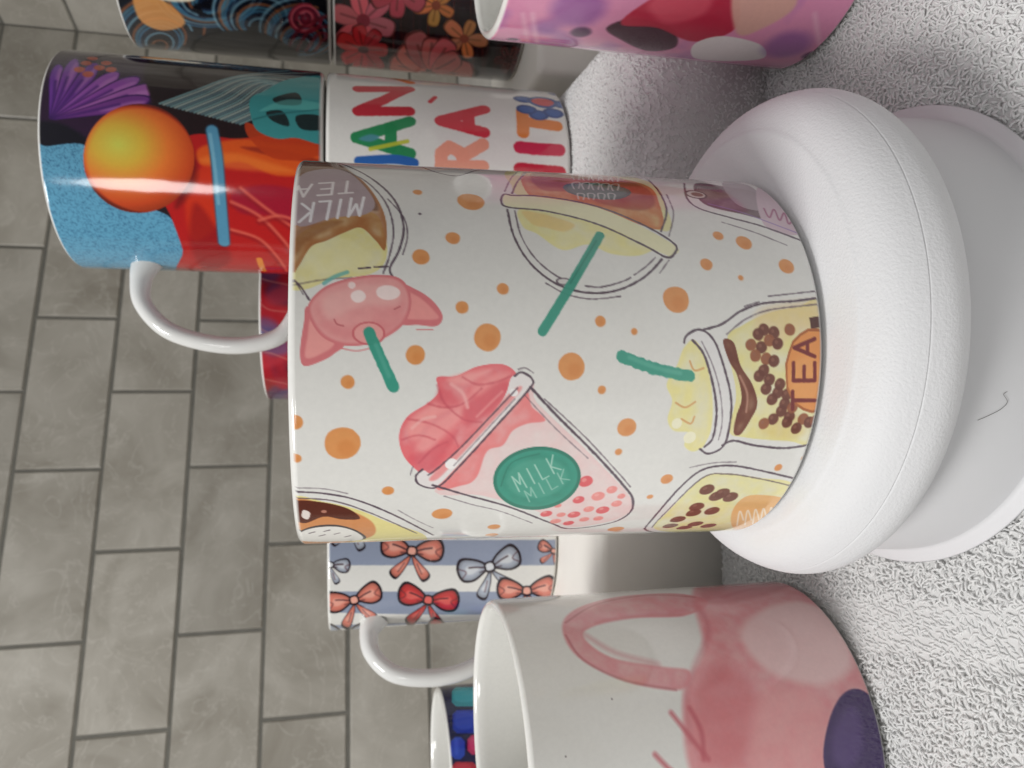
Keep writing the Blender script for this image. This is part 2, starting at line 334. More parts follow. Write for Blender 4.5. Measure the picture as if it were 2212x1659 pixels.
m.poly([(1020,840),(1060,812),(1100,806),(1075,840),(1040,862)], (248,158,156), .8, soft=1.4)
m.poly([(1000,880),(1040,850),(1085,822),(1100,840),(1060,890),(1010,920)], (220,90,102), .7, soft=1.6)
m.poly([(885,990),(920,975),(960,950),(990,930),(960,985),(925,1020)], (222,94,106), .6, soft=1.6)
m.poly([(950,840),(975,845),(990,870),(960,880),(944,865)], (226,98,108), .6, soft=1.4)
for P in [[(880,905),(930,915),(975,940),(990,965)],[(945,832),(960,870),(1000,905),(1040,912)],[(905,1000),(935,970),(965,955)],[(868,950),(905,940),(940,950)],[(925,872),(960,880),(1000,872),(1040,840)],[(1000,815),(1030,830),(1070,826),(1105,812)]]: m.line(P, 4, (206,84,98), .6, wob=1.2, soft=.4)
m.line([(975,830),(1000,850),(1010,880)], 7, (250,186,182), .8, soft=.5); m.line([(890,925),(915,905),(940,900)], 5, (252,196,190), .8, soft=.5); m.line([(1030,900),(1060,870),(1085,846)], 4, (250,176,172), .7, soft=.5)
m.poly([(1105,815),(1130,808),(1148,820),(1140,842),(1060,930),(985,1010),(940,1052),(908,1048),(900,1030),(915,1016),(940,1020),(1010,955),(1085,865)], (238,232,230))
m.poly([(1100,850),(1126,842),(1060,915),(985,995),(945,1035),(930,1030),(1000,965)], (242,146,146), .85, soft=.6)
m.dot(975, 1002, 14, (252,248,246)); m.dot(1110, 848, 9, (252,248,246))
m.line([(1112,812),(1128,804),(1150,820),(1142,842),(1065,928),(990,1010),(945,1052),(908,1048),(898,1030),(912,1014)], 4.5, INK)
m.line([(1118,838),(1080,878),(1000,962),(945,1012),(925,1026)], 4, INK, .85); m.line([(1112,862),(1050,930),(980,1006)], 3, INK, .5)
m.line([(1120,798),(1135,795),(1152,805)], 3, INK, .7); m.line([(892,1008),(886,1026)], 3, INK, .7)
m.line([(1146,836),(1200,895),(1280,975),(1350,1052),(1367,1080),(1360,1108),(1318,1130),(1232,1142),(1190,1130),(1100,1095),(1010,1070),(935,1048)], 5, INK)
m.line([(1176,862),(1260,940),(1330,1015),(1362,1052)], 3, INK, .7); m.line([(1132,852),(1200,925),(1270,990)], 3, INK, .5)
m.line([(960,1072),(1020,1090),(1080,1104),(1150,1130)], 3, INK, .6)
for x, y, r, c in [(1265,1040,16,0),(1228,1055,10,0),(1292,1072,15,1),(1322,1058,12,1),(1250,1080,13,0),(1272,1100,12,1),(1302,1102,15,0),(1332,1088,12,1),(1180,1110,13,0),(1212,1112,10,1),(1240,1112,14,0),(1200,1126,12,1),(1228,1130,12,0),(1262,1122,11,1),(1292,1120,11,1),(1342,1072,9,1),(1205,1092,8,1)]:
    m.dot(x, y, r, [(228,92,98),(240,142,136)][c], .92, soft=.35); m.dot(x - 3, y - 3, r * .35, (248,180,172), .6, soft=.4)
t = np.linspace(0, 2 * np.pi, 18, endpoint=False)
def rot_el(cx, cy, a, b, ang): return [(cx + a * math.cos(q) * math.cos(ang) - b * math.sin(q) * math.sin(ang), cy + a * math.cos(q) * math.sin(ang) + b * math.sin(q) * math.cos(ang)) for q in t]
m.poly(rot_el(1160, 1033, 95, 68, -.12), (48,128,108)); m.poly(rot_el(1160, 1033, 88, 61, -.12), TEAL, wash=.25, soft=.4); m.poly(rot_el(1160, 1033, 66, 42, -.12), (84,168,146), .7, soft=1.2)
for i, ch in enumerate('MILK'): m.text(ch, (1122 + i * 25, 1062 - i * 13), (16, -9), (-17, -32), 3.2, (188,224,208), .85)
for i, ch in enumerate('MILK'): m.text(ch, (1144 + i * 24, 1084 - i * 13), (15, -9), (-12, -23), 2.8, (180,218,202), .7)
m.line([(1082,1050),(1105,1000),(1165,980)], 3, (36,110,92), .5)
# jar with pearls (right)
m.poly([(1570,735),(1605,702),(1660,676),(1720,664),(1800,655),(1800,948),(1700,952),(1610,945),(1575,930),(1590,850)], YEL, .97, wash=.4)
m.poly([(1650,665),(1800,650),(1800,700),(1720,720),(1660,760),(1630,720)], (236,206,150), .55, soft=2.5)
m.poly([(1640,930),(1700,880),(1740,930),(1700,950)], (226,200,120), .5, soft=2)
m.poly([(1442,905),(1452,865),(1440,830),(1462,790),(1478,750),(1505,735),(1530,800),(1540,880),(1530,950),(1500,975),(1478,962),(1488,935),(1455,930)], (242,232,158), .97, wash=.35, soft=.4)
m.line([(1460,870),(1480,880),(1502,868)], 4, (222,170,110)); m.line([(1472,905),(1492,915),(1500,900)], 4, (222,170,110)); m.line([(1490,780),(1500,800),(1520,795)], 4, (222,170,110))
m.dot(1490, 945, 14, (250,246,214)); m.dot(1462, 915, 12, (250,246,214))
m.poly([(1484,728),(1512,712),(1540,735),(1565,800),(1580,870),(1572,940),(1555,972),(1518,975),(1540,920),(1545,850),(1530,780),(1505,738)], (234,232,230))
m.line([(1478,740),(1484,724),(1512,712),(1542,735),(1566,800),(1580,870),(1572,940),(1558,968),(1530,980),(1512,970)], 5, INK)
m.line([(1496,735),(1520,765),(1540,830),(1548,890),(1540,945),(1522,965)], 5, INK); m.line([(1516,738),(1540,790),(1556,850),(1560,910),(1552,950)], 3, INK, .6)
m.line([(1520,712),(1560,700),(1600,672),(1650,655),(1720,650),(1790,640)], 5, INK); m.line([(1570,722),(1610,690),(1660,670),(1740,660),(1790,655)], 3.5, INK, .7)
m.line([(1560,962),(1585,952),(1630,962),(1690,968),(1740,962),(1780,950)], 5, INK); m.line([(1608,662),(1640,652)], 3, INK, .8); m.line([(1660,640),(1770,628)], 3, INK, .8)
m.poly([(1562,735),(1585,740),(1600,790),(1625,830),(1636,872),(1622,905),(1600,938),(1585,935),(1590,900),(1602,860),(1592,810),(1575,780)], (112,52,34), wash=.2)
m.line([(1598,812),(1614,850),(1612,890)], 5, (190,140,120), .8)
for x, y in [(1650,712),(1672,718),(1638,722),(1622,745),(1645,750),(1632,768),(1655,775),(1672,780),(1650,800),(1662,820),(1640,812),(1655,840),(1680,848),(1668,862),(1695,872),(1688,888),(1705,900),(1670,905),(1650,915),(1712,880),(1700,852),(1685,830),(1706,712),(1662,735),(1700,912),(1735,905),(1748,912),(1762,908),(1680,742),(1720,925)]:
    c = (104,48,34) if (x + y) % 3 else (150,84,52)
    m.dot(x, y, 13, c, .93, soft=.3); m.dot(x - 3, y - 3, 4, (150,96,76), .6)
m.poly([(1748,686),(1775,682),(1785,706),(1752,710)], (84,44,36), sm=False); m.line([(1738,720),(1790,724)], 5, (84,44,36))
m.dot(1764, 800, 76, (176,98,48), ry=90); m.dot(1764, 800, 71, (232,152,82), ry=84); m.dot(1740, 820, 40, (240,172,104), .6, ry=50, soft=2)
for ch, oy, h in [('T', 884, 48), ('E', 822, 46), ('A', 770, 44)]: m.text(ch, (1760, oy), (0, -38), (-h, 0), 8.5, (120,34,34))
m.line([(1345,770),(1410,795),(1490,812)], 26, TEAL, .95, wob=2.5); m.line([(1360,772),(1420,795),(1470,806)], 9, (110,190,168), .5, soft=.4)
# jar with pearls, lower right
m.poly([(1412,1140),(1440,1108),(1515,1034),(1560,1022),(1640,1032),(1720,1050),(1720,1140),(1600,1150),(1470,1150)], (238,230,160), .97, wash=.35)
m.poly([(1580,1110),(1620,1070),(1720,1085),(1720,1140),(1600,1150)], (236,178,112), .9, soft=.3)
for i in range(5): m.line([(1592 + i * 17, 1136 - i * 2), (1598 + i * 17, 1104 - i * 2), (1606 + i * 17, 1124)], 3.5, (246,232,208), .9)
m.line([(1392,1142),(1412,1118),(1470,1052),(1520,1014),(1580,1006),(1650,1018),(1725,1036)], 5, INK); m.line([(1408,1140),(1430,1115),(1515,1034),(1570,1024),(1640,1034),(1720,1052)], 3.5, INK, .8)
m.line([(1392,1142),(1404,1148),(1440,1152),(1520,1158)], 5, INK); m.line([(1490,1010),(1540,1000),(1590,998)], 3, INK, .6)
for x, y in [(1527,1058),(1548,1072),(1578,1074),(1560,1066),(1505,1095),(1538,1104),(1498,1108),(1464,1122),(1502,1132),(1448,1136),(1478,1140),(1530,1136)]: m.dot(x, y, 17, (112,58,42), .94, soft=.3); m.dot(x - 4, y - 3, 5, (160,110,92), .5)
# glass, lower left
m.poly([(632,1078),(700,1084),(770,1100),(840,1128),(920,1158),(880,1185),(640,1185)], (238,226,150), .97)
m.poly([(632,1082),(700,1088),(760,1104),(806,1130),(800,1160),(700,1175),(640,1170)], (218,142,86), .95, soft=.5)
m.poly([(634,1084),(690,1084),(750,1098),(778,1120),(740,1122),(700,1116),(660,1130),(636,1120)], (92,42,30), .97)
m.poly([(655,1102),(670,1108),(665,1122),(652,1116)], (240,228,220)); m.dot(700, 1105, 6, (190,130,110))
m.poly([(645,1150),(680,1136),(730,1134),(775,1148),(782,1166),(650,1168)], (66,56,58)); m.poly([(648,1152),(680,1140),(730,1138),(771,1150),(776,1167),(654,1169)], (240,238,232))
for x, y in [(668,1152),(690,1158),(722,1154),(745,1160),(700,1148)]: m.line([(x, y), (x + 12, y - 3)], 4, INK)
m.line([(636,1062),(700,1066),(770,1080),(850,1112),(936,1156)], 5, INK); m.line([(640,1076),(720,1082),(800,1108),(900,1152)], 4, INK, .85); m.line([(640,1054),(700,1056),(750,1066)], 3, INK, .6); m.line([(860,1102),(935,1140)], 3, INK, .5)
m.build(math.radians(80))

# ================= orange planet mug (stacked on the lettered mug) =================
ZR = .047
m = Mug('mug with orange sphere and purple petals artwork, stacked on the lettered white mug', .0872, .322, ZR + .0955, bg=(36,22,28))
def sph(S, Z):
    a, z, k = m.hit((255, 312)); c = m.hit((300, 342)); R = 118 * c[2]
    d = np.sqrt(((S - a) * 1.0)**2 + ((Z - z) * .85)**2) / R; e = np.sqrt((S - c[0])**2 + (Z - c[1])**2) / R
    st = np.array([[206,206,84],[218,176,62],[230,120,48],[200,72,30],[110,34,18]]) / 255.; x = np.clip(np.maximum(d * .7, e**6 * .98), 0, 1) * 4
    i = np.clip(x.astype(int), 0, 3); f = (x - i)[..., None]; return st[i] * (1 - f) + st[i + 1] * f
m.poly([(60,100),(420,100),(430,240),(300,330),(60,330)], (44,18,50), soft=3)
m.poly([(60,270),(140,270),(210,330),(60,340)], (12,9,24), soft=2)
for i, (x, y) in enumerate([(128,140),(165,128),(210,138),(256,158),(300,170),(346,186),(322,214)]):
    dx, dy = x - 108, y - 258; L = math.hypot(dx, dy); nx, ny = -dy / L, dx / L; at = lambda f, w: (108 + dx * f + nx * w, 258 + dy * f + ny * w)
    P = [at(0, 0), at(.4, 11), at(.75, 18), at(.95, 12), at(1.02, 0), at(.95, -12), at(.75, -18), at(.4, -11)]
    m.poly(P, (60,22,90)); Q = [at(.05, 0), at(.4, 9), at(.75, 15), at(.93, 10), at(1.0, 0), at(.93, -10), at(.75, -15), at(.4, -9)]
    m.poly(Q, [(118,56,164),(128,64,164),(112,50,150),(154,82,176),(144,70,166),(164,94,172),(116,54,136)][i], soft=.5); m.poly([at(.5, 4), at(.8, 10), at(.96, 4), at(.8, -2)], (196,130,196), .6, soft=1.5)
    m.line([at(.05, 0), at(.35, 0), at(.7, -2)], 6, (64,24,104), .7, soft=.8)
for x, y in [(172,150),(186,136),(200,126),(215,146),(230,136),(190,160),(240,150)]: m.dot(x, y, 11, (206,92,60), .85, soft=.8)
m.poly([(345,120),(720,130),(720,330),(360,330),(330,230)], (32,14,18), soft=1.5)
for i in range(22):                 # fine curved pale and dark lines
    o = i * 15; P = [(345 + o * .55, 250 + o * .14 - 26), (420 + o * .5, 196 + o * .14), (520 + o * .38, 163 + o * .1), (700, 148 + o * .6)]
    m.line(P, 4.4, [(120,160,162),(160,180,174),(96,128,136)][i % 3], .9)
def leather(S, Z):                  # pebbled blue: cells bounded by darker creases
    n1 = noise(S * .9, Z * .9, 4, 2); n2 = noise(S * .9 + 31, Z * .9 + 17, 5, 2)
    cr_ = np.clip(np.minimum(np.abs(n1 - .5), np.abs(n2 - .5)) * 22, 0, 1)[..., None]
    return np.array([60,112,146]) / 255. * (1 - cr_) + np.array([96,162,194]) / 255. * cr_
m.poly([(100,316),(190,316),(240,400),(330,450),(375,480),(410,580),(300,620),(60,620),(60,320)], leather)
m.poly([(360,330),(420,290),(520,300),(720,290),(720,600),(405,600),(395,540),(370,470),(350,420)], (184,26,26), soft=.5)
m.poly([(430,320),(520,300),(600,310),(690,320),(690,370),(600,380),(520,350),(440,360)], (218,84,26), soft=1.5)
m.poly([(410,380),(470,360),(480,470),(420,520),(400,450)], (210,56,24), .8, soft=2.5)
m.poly([(430,345),(500,330),(580,350),(640,372),(560,370),(480,362)], (238,128,50), .6, soft=2.5); m.poly([(520,318),(600,322),(690,345),(690,352),(600,340)], (140,34,20), .7, soft=1.2)
m.poly([(500,420),(560,400),(640,410),(700,450),(700,520),(600,470),(520,460)], (156,18,50), .8, soft=2); m.poly([(420,440),(460,480),(500,560),(440,580),(410,520)], (136,14,22), .6, soft=3)
for P in [[(500,440),(560,470),(610,520),(640,560)],[(520,410),(570,450),(640,500)],[(500,500),(560,520),(600,560),(620,590)],[(560,480),(600,470),(640,480)]]: m.line(P, 13, (140,24,30), .6, soft=1.5); m.line([(a, b - 4) for a, b in P], 7, (234,112,90), .75, soft=1.)
m.line([(560,560),(570,585)], 12, (236,150,50), .9)
m.poly([(540,300),(530,265),(560,270),(620,250),(700,265),(700,330),(600,345)], (190,60,20), .9, soft=.5)
m.poly([(545,262),(540,215),(575,195),(620,172),(700,165),(720,200),(720,310),(690,312),(640,298),(600,300),(560,285)], (58,142,144))
for P in [[(590,212),(640,200),(650,225),(605,226)],[(575,242),(610,240),(625,272),(590,262)],[(640,250),(690,250),(692,280),(650,278)]]: m.poly(P, (22,40,42))
m.poly([(560,240),(620,215),(700,225),(700,240),(610,235)], (102,186,178), .6, soft=.8); m.line([(548,258),(600,246),(700,236)], 4, (36,104,108), .8, soft=.5)
m.poly([(400,300),(425,350),(420,400),(380,450),(392,380)], (80,12,14), .6, soft=3)
m.poly(rot_el(300, 342, 120, 118, 0), sph)
m.line([(458,282),(468,340),(475,420),(484,524)], 27, (50,96,124), .9, soft=.8); m.line([(458,282),(468,340),(475,420),(484,524)], 22, (84,146,178)); m.line([(454,290),(464,360),(472,440)], 7, (130,184,206), .7, soft=.5)
m.build(math.radians(188), ht=.72, low=True)

# ================= lettered mug =================
m = Mug('white mug with big multicoloured hand lettering, directly under the orange sphere mug', .0872, .322, ZR)
def big(ch, x, y, w, h, col, wd=21, sl=0): m.text(ch, (x, y), (sl, -w), (-h, sl * .3), wd, col, .97, wob=.03)
big('A', 886, 332, 70, 116, (38,138,84), 26); m.line([(800,322),(880,305)], 9, (196,198,60), .9); m.poly([(775,300),(800,290),(820,296),(800,306)], (96,150,190), .7, soft=1)
big('N', 884, 240, 48, 110, (202,42,58), 26); big('A', 885, 178, 50, 100, (232,140,70), 24)
m.line([(775,348),(850,344),(895,352)], 20, (44,100,176)); m.line([(785,385),(890,392)], 20, (44,100,176))
big('R', 1043, 360, 48, 90, (240,160,134), 28); big('A', 1046, 286, 50, 94, (214,50,66), 27); m.line([(929,220),(940,210)], 10, (214,50,66))
m.line([(1123,318),(1165,322),(1208,324)], 28, (206,46,78), wob=.8); m.line([(1122,364),(1165,368),(1210,372)], 26, (200,38,60), wob=.8)
m.line([(1130,286),(1128,240)], 28, (232,134,58), wob=.8); m.line([(1132,262),(1202,272)], 28, (232,134,58), wob=.8)
for i in range(8):
    a = i * math.pi / 4 + .2; m.dot(1172 + 42 * math.cos(a), 220 + 29 * math.sin(a), 23, (34,62,134), ry=16); m.dot(1172 + 42 * math.cos(a), 220 + 29 * math.sin(a), 16, (52,92,168), ry=11)
m.dot(1172, 220, 34, (40,72,146), ry=25); m.dot(1172, 220, 25, (218,52,60), ry=17)
m.line([(1222,240),(1230,256)], 5, (40,120,80))
m.build(math.radians(60))

# ================= bows mug =================
m = Mug('white mug with blue-grey stripes and coral, red and grey bows', -.0676, .3414, ZR)
for y0, y1 in [(1000,1050),(1100,1130),(1166,1221),(1277,1321),(1352,1362)]:
    m.poly([(660,y0),(1300,y0),(1300,y1),(660,y1)], (150,160,182), sm=False)
def bow(cx, cy, s, ang, c1, c2):
    ca, sa = math.cos(ang), math.sin(ang)
    T = lambda P: [(cx + s * (x * ca - y * sa), cy + s * (x * sa + y * ca)) for x, y in P]
    for sg in (-1, 1):
        for P in ([(0,.1),(.12 * sg,.5),(.42 * sg,.95),(.66 * sg,.72),(.3 * sg,.35)], [(0,0),(.3 * sg,-.32),(.8 * sg,-.5),(1.02 * sg,-.2),(.95 * sg,.2),(.6 * sg,.3),(.2 * sg,.14)]):
            m.poly(T(P), (34,22,32)); cxp = np.mean([q[0] for q in P]); cyp = np.mean([q[1] for q in P])
            m.poly(T([(cxp + (x - cxp) * .84, cyp + (y - cyp) * .8) for x, y in P]), tuple(w * .86 for w in c1))
            m.poly(T([(cxp + (x - cxp) * .7, cyp + (y - cyp) * .64) for x, y in P]), c1, .9, soft=1.)
            m.poly(T([(cxp + (x - cxp) * .45, cyp + (y - cyp) * .35) for x, y in P]), c2, .85, soft=1.5)
        m.line(T([(.12 * sg,0),(.4 * sg,-.1),(.62 * sg,-.15)]), 4, (60,36,44), .8); m.line(T([(.14 * sg,.06),(.35 * sg,.08)]), 3, (60,36,44), .7)
        m.line(T([(.95 * sg,-.2),(.75 * sg,-.05),(.9 * sg,.1)]), 3, (90,50,56), .6); m.line(T([(.2 * sg,.4),(.38 * sg,.7)]), 3, (90,50,56), .6)
    m.poly(T([(-.14,-.14),(.14,-.14),(.15,.14),(-.15,.14)]), (34,22,32)); m.poly(T([(-.09,-.09),(.09,-.09),(.1,.09),(-.1,.09)]), c2)
CO = ((222,130,112),(242,176,158)); RD = ((204,62,62),(232,108,100)); GR = ((176,184,198),(224,228,232))
bow(890, 1190, 68, .1, *CO); bow(765, 1296, 62, -.25, *CO); bow(925, 1296, 66, .15, *RD); bow(1058, 1224, 70, -.3, *GR); bow(714, 1220, 42, .2, *GR)
bow(1138, 1276, 64, -.05, *CO); bow(1196, 1190, 36, .3, *CO); bow(745, 1372, 60, 0, *GR); bow(975, 1366, 52, .2, *RD); bow(1100, 1366, 55, -.2, *GR); bow(760, 1130, 60, .2, *GR)
m.build(math.radians(218), hs=.80, ht=.78)

# ================= dark mugs at the back right (two stacked) =================
def flower(m, cx, cy, r, n, col, ctr, a0=0):
    for i in range(n):
        a = a0 + i * 2 * math.pi / n; c, s_ = math.cos(a), math.sin(a); q = .85 + .3 * rng.random()
        P = [(cx + r * q * (x * c - y * s_), cy + r * q * (x * s_ + y * c)) for x, y in [(.1,0),(.45,-.26),(.9,-.24),(1,0),(.9,.24),(.45,.26)]]
        m.poly(P, tuple(w * .5 for w in col)); cc = tuple(w * (.9 + .2 * rng.random()) for w in col)
        m.poly([(cx + (x - cx) * .94 + 1, cy + (y - cy) * .94) for x, y in P], cc, soft=1.2); m.line([(cx + r * .2 * c, cy + r * .2 * s_), (cx + r * .7 * c, cy + r * .7 * s_)], r * .07, tuple(q * .6 for q in col), .7, soft=.6)
    m.dot(cx, cy, r * .2, ctr)
m = Mug('dark flower print mug, lower of the two stacked at the back right', .207, .389, ZR - .001, step=.4, bg=(20,11,16))
for i in range(60):
    x = 725 + i * 7.5; m.line([(x, -60), (x + rng.normal(0, 5), 60), (x + rng.normal(0, 10), 175)], 3.5, [(92,30,34),(40,44,70),(70,24,30),(110,44,38)][i % 4], .5)
flower(m, 785, 45, 72, 6, (226,110,118), (150,40,60), .3); flower(m, 785, 108, 58, 7, (196,48,56), (90,20,30)); flower(m, 942, 12, 48, 5, (230,140,74), (150,70,40), .5)
flower(m, 1003, 84, 50, 5, (226,140,88), (160,74,50), .1); flower(m, 925, 158, 92, 13, (206,104,100), (120,50,50)); flower(m, 860, -20, 60, 6, (206,84,90), (110,30,40), .6); flower(m, 1085, 25, 45, 6, (140,40,34), (80,20,20)); flower(m, 1100, 130, 34, 6, (84,26,28), (60,16,20))
m.build(math.radians(40))
m = Mug('dark mug with swirling blue and orange artwork, upper of two stacked back right', .207, .389, ZR + .0945, step=.4, bg=(10,12,20))
cols = [(66,120,152),(20,34,58),(118,162,180),(10,20,34),(150,90,56),(74,126,150)]
for cx, cy, R in [(345,60,95),(450,-30,110),(560,20,90),(650,60,80),(400,-120,100),(600,-120,110)]:
    for k in range(14):
        r = R * (1 - k * .065); P = [(cx + r * 1.1 * math.cos(a), cy + r * .8 * math.sin(a) + 3 * k) for a in np.linspace(-.4 + k * .3, 4.6 + k * .3, 12)]
        m.line(P, 6, cols[(k + int(cx)) % 6], .75, soft=1.)
m.poly([(290,-20),(360,5),(400,50),(350,66),(300,40)], (218,150,84), .9, soft=1.5); m.poly([(300,-30),(400,-40),(420,0),(350,0)], (236,226,200), .9, soft=1.2)
for k in range(7): m.line([(660 + (34 - k * 5) * math.cos(a), 40 + (30 - k * 4) * math.sin(a)) for a in np.linspace(k, k + 5, 10)], 7, [(140,34,54),(210,90,104),(90,20,40)][k % 3], .9, soft=.8)
for k in range(4): m.line([(620 + k * 20, 110), (650 + k * 20, 60 + k * 6), (720, 30 + k * 26)], 8, (110,26,40), .8, soft=1.2)
m.poly([(430,80),(560,70),(640,130),(420,150)], (6,6,10), .92, soft=2)
m.build(math.radians(40))

# ================= red mug far behind =================
m = Mug('red and dark blue marbled mug mostly hidden behind the bubble tea mug', .035, .3985, ZR, .043, .127, .4, bg=(150,24,30))
for i in range(40):
    x = 560 + 70 * rng.random(); y = 560 + 320 * rng.random()
    m.poly(rot_el(x, y, 14 + 14 * rng.random(), 22 + 26 * rng.random(), rng.random() * 3), [(196,40,52),(104,16,30),(180,30,44),(204,60,70),(70,60,110)][i % 5], .6, soft=4)
m.poly([(560,690),(600,700),(625,760),(570,760)], (90,100,150), .6, soft=4)
for i in range(5):
    y = 600 + i * 54; m.line([(560, y), (585, y + 20 * rng.random()), (640, y + 40 * rng.random())], 3, (222,150,130), .5, soft=.6)
m.build(math.radians(70))

# ================= front-left white/pink mug =================
m = Mug('white mug with soft pink washes and plum patch, front left beside the pedestal', -.1027, .2024, 0, H=.0935, step=.22)
PINKW = (228,148,152)
m.poly([(1500,1270),(1620,1256),(1790,1262),(1900,1400),(1960,1560),(1980,1760),(1560,1760),(1490,1660),(1478,1500),(1520,1400)], PINKW, .95, soft=2.5, wash=.15)
m.poly([(1530,1200),(1640,1210),(1720,1250),(1640,1290),(1520,1300)], (206,128,134), .7, soft=3)
m.poly([(1600,1360),(1700,1300),(1800,1330),(1840,1430),(1780,1480),(1660,1450)], (240,206,204), .9, soft=3.5)
m.poly([(1500,1480),(1580,1440),(1640,1520),(1600,1660),(1510,1640)], (214,112,118), .6, soft=6); m.poly([(1640,1500),(1760,1500),(1780,1640),(1700,1740),(1620,1640)], (236,166,166), .6, soft=6)
m.line([(1500,1300),(1530,1360),(1500,1440),(1482,1500),(1490,1600)], 6, (190,92,104), .45, soft=2.2); m.line([(1560,1290),(1640,1270),(1760,1275),(1840,1340)], 6, (190,92,104), .4, soft=2.5)
m.poly([(1215,1360),(1240,1318),(1330,1290),(1460,1282),(1530,1300),(1480,1330),(1370,1335),(1290,1350),(1260,1375),(1320,1420),(1430,1440),(1490,1450),(1470,1490),(1350,1470),(1250,1420)], (222,134,140), .85, soft=1.2, wash=.2)
m.line([(1222,1345),(1290,1305),(1400,1286),(1500,1290)], 5, (176,92,100), .6, soft=.6); m.line([(1222,1372),(1260,1425),(1350,1470),(1460,1490)], 5, (176,92,100), .6, soft=.6)
m.line([(1265,1372),(1330,1410),(1420,1434)], 10, (196,96,106), .4, soft=1.8); m.line([(1290,1345),(1380,1330),(1470,1328)], 8, (196,96,106), .4, soft=1.8)
for P in [[(1450,1540),(1490,1590),(1530,1640)],[(1490,1530),(1515,1580),(1520,1640)],[(1415,1630),(1450,1665),(1490,1690)]]: m.line(P, 10, (196,84,96), .75, soft=1.0)
m.poly([(1790,1560),(1820,1500),(1860,1490),(1900,1530),(1940,1620),(1950,1740),(1820,1740),(1780,1650)], (66,50,98), .97, soft=.6)
m.poly([(1800,1580),(1830,1530),(1856,1540),(1862,1620),(1830,1660),(1800,1640)], (104,84,138), .6, soft=3)
for x, y in [(1322,1510),(1222,1634)]: m.dot(x, y, 2, (120,110,110))
m.build(math.radians(200))

# ================= right pink/purple mug =================
m = Mug('pink and purple clouded mug with red and cream patches, on towel at right', .1375, .195, 0, step=.25, bg=(222,140,186))
def cloud(S, Z):
    a = noise(S * .07, Z * .07, 2, 3)[..., None]; c1 = np.array([230,150,186]) / 255.; c2 = np.array([168,110,178]) / 255.
    f = np.clip((a - .48) * 3.5, 0, 1); return c1 * (1 - f) + c2 * f
m.poly([(900,-900),(2300,-900),(2300,400),(900,400)], cloud, sm=False)
m.poly([(1310,60),(1340,85),(1400,110),(1460,100),(1450,60),(1370,40)], (66,32,44), .95, soft=1.2)
m.poly([(1340,50),(1420,-10),(1530,-60),(1590,-20),(1590,60),(1500,90),(1420,60)], (190,40,66), .95, soft=1.)
m.poly([(1400,10),(1470,-30),(1540,-20),(1520,30),(1440,50)], (226,92,110), .8, soft=3)
m.poly([(1590,-40),(1700,-60),(1720,10),(1650,60),(1590,70)], (226,176,160), .95, soft=1.5)
m.poly([(1500,95),(1560,78),(1640,95),(1650,125),(1570,132),(1500,125)], (244,238,236), .97, soft=.5)
for x, y, r in [(1255,70,22),(1108,85,12),(1752,120,18)]: m.dot(x, y, r, (70,30,70), .85, soft=1.8)
for x, y, r in [(1250,20,60),(1700,100,50),(1180,60,30)]: m.dot(x, y, r, (120,70,160), .5, soft=5)
for x in (1130, 1150, 1760): m.line([(x, 30), (x + 10, 90), (x + 30, 140)], 8, (246,196,216), .6, soft=1.5)
m.build(math.radians(-10))

# ================= mug with blue blocks, lower left back =================
m = Mug('dark blue mug with turquoise and pink blocks, partly hidden behind pink-washed mug', -.180, .332, 0, H=.0935, step=.3, bg=(16,20,74))
def block(x0, x1, y0, y1, c):
    w = 9; P = [(x0, y0 + w), (x0 + w, y0), (x1 - w, y0), (x1, y0 + w), (x1, y1 - w), (x1 - w, y1), (x0 + w, y1), (x0, y1 - w)]
    m.poly(P, c, sm=False); m.poly([(x0 + 8, y0 + 8), (x1 - 14, y0 + 8), (x1 - 14, y1 - 12), (x0 + 8, y1 - 12)], tuple(min(255, q + 45) for q in c), .5, soft=1.5)
for b in [(976,1034,1484,1526,(44,168,184)),(978,1034,1534,1584,(30,60,190)),(1010,1064,1588,1630,(214,58,110)),(974,1004,1592,1640,(40,80,205)),(976,1030,1646,1700,(190,40,60)),(1042,1100,1490,1540,(30,60,190)),(1070,1130,1550,1600,(44,168,184)),(1110,1170,1500,1545,(214,58,110))]: block(*b)
m.build(math.radians(150))

# ================= pedestal =================
PX, PY = .012, .1665
root = empty('display_pedestal', (PX, PY, 0)); tag(root, 'round white plastic pedestal with puffy rim, under the bubble tea mug', 'stand')
c1 = smooth_pts([(.0003,.0428),(.030,.0429),(.0455,.0429),(.0485,.0423),(.0515,.0411),(.0538,.0394),(.0554,.0374),(.05655,.0352)], n=4)
c2 = smooth_pts([(.05675,.0347),(.0575,.0322),(.0576,.0300),(.0570,.0278),(.0558,.0260),(.0538,.0247),(.050,.0240),(.044,.0238)], n=4)
cap = [tuple(p) for p in c1] + [(.05660,.03508),(.05652,.03500),(.05655,.03490),(.05668,.03482)] + [tuple(p) for p in c2]
lathe('top_cushion', cap, PLASTIC, root, 220)
foot = smooth_pts([(.0455,.0252),(.0490,.0238),(.0510,.0212),(.0520,.0175),(.0526,.0130),(.0531,.0080),(.0533,.0040),(.0532,.0012),(.0528,-.0001),(.0003,-.0002)], n=4)
lathe('foot', foot, SMOOTHP, root, 200)

